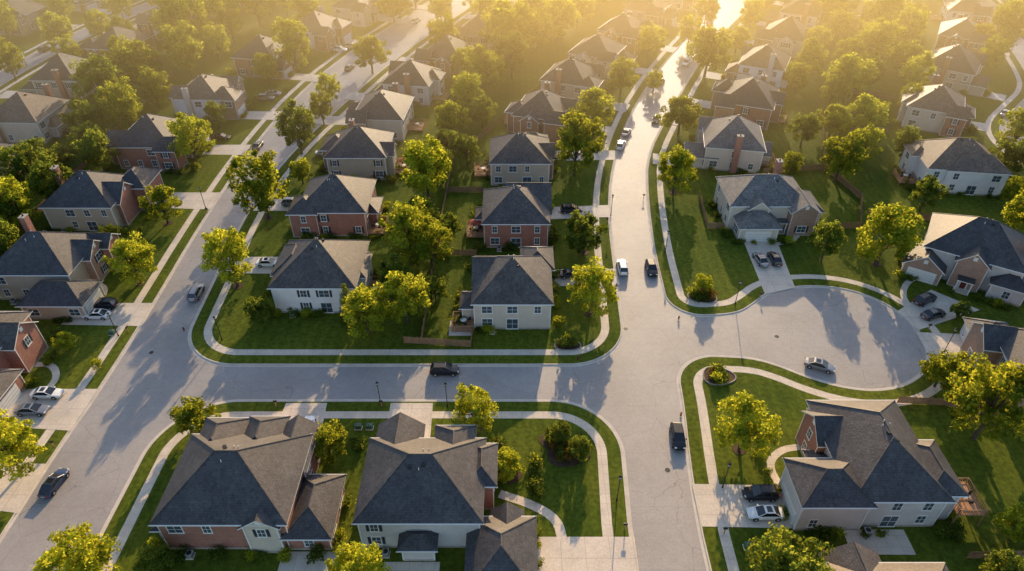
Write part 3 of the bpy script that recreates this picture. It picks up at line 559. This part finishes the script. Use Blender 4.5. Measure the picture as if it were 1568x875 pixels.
for x,y,h,k,c in ((-11,79.3,0,"suv","black"),(50.6,80.4,-24,"sedan","grey"),(24.4,65.5,-93,"suv","black"),(21.6,107.5,90,"suv","white"),(27.2,107,-88,"suv","black"),(27.9,160.3,72,"suv","white"),(30.4,168,68,"sedan","silver"),(39.7,176,-112,"sedan","dark"),
 (45.5,203.5,63,"sedan","dark"),(56.5,219,-117,"suv","white"),(-63.2,57.5,83,"sedan","blue"),(-58.9,99.5,91,"suv","grey"),(-74.3,93,180,"sedan","white"),(-74.3,95.8,180,"suv","black"),(-73,74,0,"sedan","white"),(-73.4,70.6,0,"sedan","grey"),
 (33.5,52.6,180,"sedan","white"),(33.7,55.6,180,"suv","black"),(49.3,110,97,"sedan","grey"),(52.2,110.2,92,"sedan","black"),(76,97.4,28,"suv","black"),(75.5,93.2,20,"sedan","dark"),(80,86.8,0,"sedan","white"),(78.5,83.8,-3,"suv","black"),
 (13,128.6,2,"suv","dark"),(11.5,105,0,"sedan","dark"),(-76,164.5,0,"sedan","black"),(-65.2,160,88,"sedan","dark"),(-60.2,149,85,"sedan","white"),(-71.5,190,0,"suv","grey"),(-70.5,193.5,0,"sedan","silver"),(-58,231,-10,"suv","white"),(-54.5,234,-10,"suv","silver"),
 (-48,108.8,0,"sedan","white"),(-30.5,67,90,"sedan","white"),(-158.5,232,80,"suv","dark"),(-162,222,82,"sedan","silver"),(62,236,62,"sedan","grey"),(-52,215,76,"sedan","dark"),(-49,131.5,0,"suv","grey"),(-47,155.5,0,"sedan","silver"),(62,190,-20,"suv","black"),(112,160,-30,"sedan","white"),(138,180,45,"sedan","silver"),(-36,263,70,"suv","white"),(74,262,60,"sedan","silver")):
    if (k,c) not in CM: CM[(k,c)]=car_mesh(k,c)
    place("parked_suv" if k=="suv" else "parked_car",CM[(k,c)],x,y,0.0 if (x,y) in ROADC else ZB+.05,R(h))
slab([(-57.5,106),(-44,106),(-44,111.5),(-57.8,111.5)]);slab([(-58.3,129),(-44,129),(-44,134),(-58.5,134)])
for p in ([(-27.6,97),(-23,97),(-23,103),(-27.6,103)],[(-29,44),(-22,44),(-22,47.4),(-29,47.4)],[(-16,43),(-9,43),(-9,46),(-16,46)],[(-11,88),(-7,88),(-7,92),(-11,92)],[(43,47),(51,47),(51,50.5),(43,50.5)]): slab(p,"patio","walk")
# ---------------------------------------------------------------- street furniture
def lamp_mesh():
    mb=MB();mb.cyl((0,0,0),(0,0,.5),.13,.1,"black");mb.cyl((0,0,.5),(0,0,4.6),.07,.055,"black");mb.cyl((0,0,4.6),(0,0,4.75),.16,.2,"black");mb.cyl((0,0,4.75),(0,0,5.15),.14,.2,"rim");mb.cyl((0,0,5.15),(0,0,5.4),.26,.04,"black")
    return mb.mesh("street_lamp")
LM=lamp_mesh()
for x,y in ((-20.3,71.9),(-50,87),(21.6,127),(14.2,55),(31,113),(-68,130),(-68.3,88),(29,57),(41,96.8),(73,84),(-10,71.7),(24,165)): place("street_lamp",LM,x,y,ZB)
def mailbox():
    mb=MB();mb.box(-.06,.06,-.06,.06,0,1.05,"wood");mb.box(-.12,.12,-.28,.28,1.05,1.2,"black");mb.cyl((0,-.28,1.2),(0,.28,1.2),.12,.12,"black",8);mb.box(.12,.15,-.1,-.05,1.2,1.4,"tl");return mb.mesh("mailbox")
MX=mailbox()
for x,y in ((-67,89),(-66.9,128),(-58.8,113),(-59.3,136),(-66.8,64),(19.6,101),(20.4,124),(27.5,50),(29.8,134),(-36.5,71.8),(-20.2,71.8),(14.7,50.6),(46,98.6),(73,89.6)): place("mailbox",MX,x,y,ZB,rf.choice((0,1.57)))
def hydrant():
    mb=MB();mb.cyl((0,0,0),(0,0,.08),.18,.18,"door");mb.cyl((0,0,.08),(0,0,.6),.11,.11,"door");mb.cyl((0,0,.6),(0,0,.75),.13,.04,"door");mb.cyl((-.2,0,.42),(.2,0,.42),.06,.06,"door");return mb.mesh("fire_hydrant")
HY=hydrant()
for x,y in ((11,82.2),(-57.5,89.5),(29.8,92.5),(25.8,70)): place("fire_hydrant",HY,x,y,ZB)
def ubox():
    mb=MB();mb.box(-.55,.55,-.45,.45,-.02,.08,"walk");mb.box(-.45,.45,-.35,.35,.08,.8,"ubox");mb.add([(-.47,-.37,.8),(.47,-.37,.8),(.47,.37,.8),(-.47,.37,.8),(0,0,.9)],[(0,1,4),(1,2,4),(2,3,4),(3,0,4)],"ubox");return mb.mesh("utility_box")
UB=ubox()
for x,y in ((-69.5,88.5),(-23,67.5),(-21.3,67.5),(30,48),(46,71)): place("utility_box",UB,x,y,ZB)
def acunit():
    mb=MB();mb.box(-.5,.5,-.5,.5,-.02,.07,"walk");mb.box(-.4,.4,-.4,.4,.07,.8,"metalg");mb.cyl((0,0,.8),(0,0,.84),.33,.33,"black",12)
    for i in range(6): mb.box(-.41,.41,-.41,.41,.15+i*.1,.18+i*.1,"black")
    return mb.mesh("air_conditioner")
AC=acunit()
for x,y,r_ in ACL[:60]: place("air_conditioner",AC,x,y,ZB,r_)
for x,y in ((-8,76.5),(20,90),(46,88),(-61,84),(22,60)):
    mb=MB();mb.cyl((0,0,0),(0,0,.012),.38,.38,"black",20);mb.obj("manhole_cover",None,(x,y,0.003))
# ---------------------------------------------------------------- haze, light, camera
EL=18;AZ=10
mb=MB();mb.box(-420,420,135,480,-.03,38,"grass");hz=mb.obj("haze")
m,nt,out=newmat("haze_air");v=N(nt,"ShaderNodeVolumeScatter",Density=.0052,Anisotropy=.77);v.inputs["Color"].default_value=(1,.76,.34,1);nt.links.new(v.outputs[0],out.inputs["Volume"])
hz.data.materials.clear();hz.data.materials.append(m)
w=bpy.data.worlds.new("World");scn.world=w;w.use_nodes=True;nt=w.node_tree;bg=nt.nodes["Background"]
sk=nt.nodes.new("ShaderNodeTexSky");sk.sky_type='NISHITA';sk.sun_disc=False;sk.sun_elevation=R(EL);sk.sun_rotation=R(AZ);nt.links.new(sk.outputs[0],bg.inputs[0]);bg.inputs[1].default_value=.25
sd=bpy.data.lights.new("sun","SUN");sd.energy=9;sd.angle=R(.5);sd.color=(1,.66,.32);so=bpy.data.objects.new("sun",sd);COL.objects.link(so)
dirv=Vector((math.sin(R(AZ))*math.cos(R(EL)),math.cos(R(AZ))*math.cos(R(EL)),math.sin(R(EL))));so.rotation_euler=dirv.to_track_quat('Z','Y').to_euler()
cd=bpy.data.cameras.new("camera");cd.sensor_width=36;cd.lens=24;cd.clip_end=6000;co=bpy.data.objects.new("camera",cd);COL.objects.link(co)
co.location=(0,0,80);co.rotation_euler=(R(52),0,0);scn.camera=co
scn.view_settings.view_transform='Standard';scn.view_settings.look='None';scn.view_settings.exposure=0
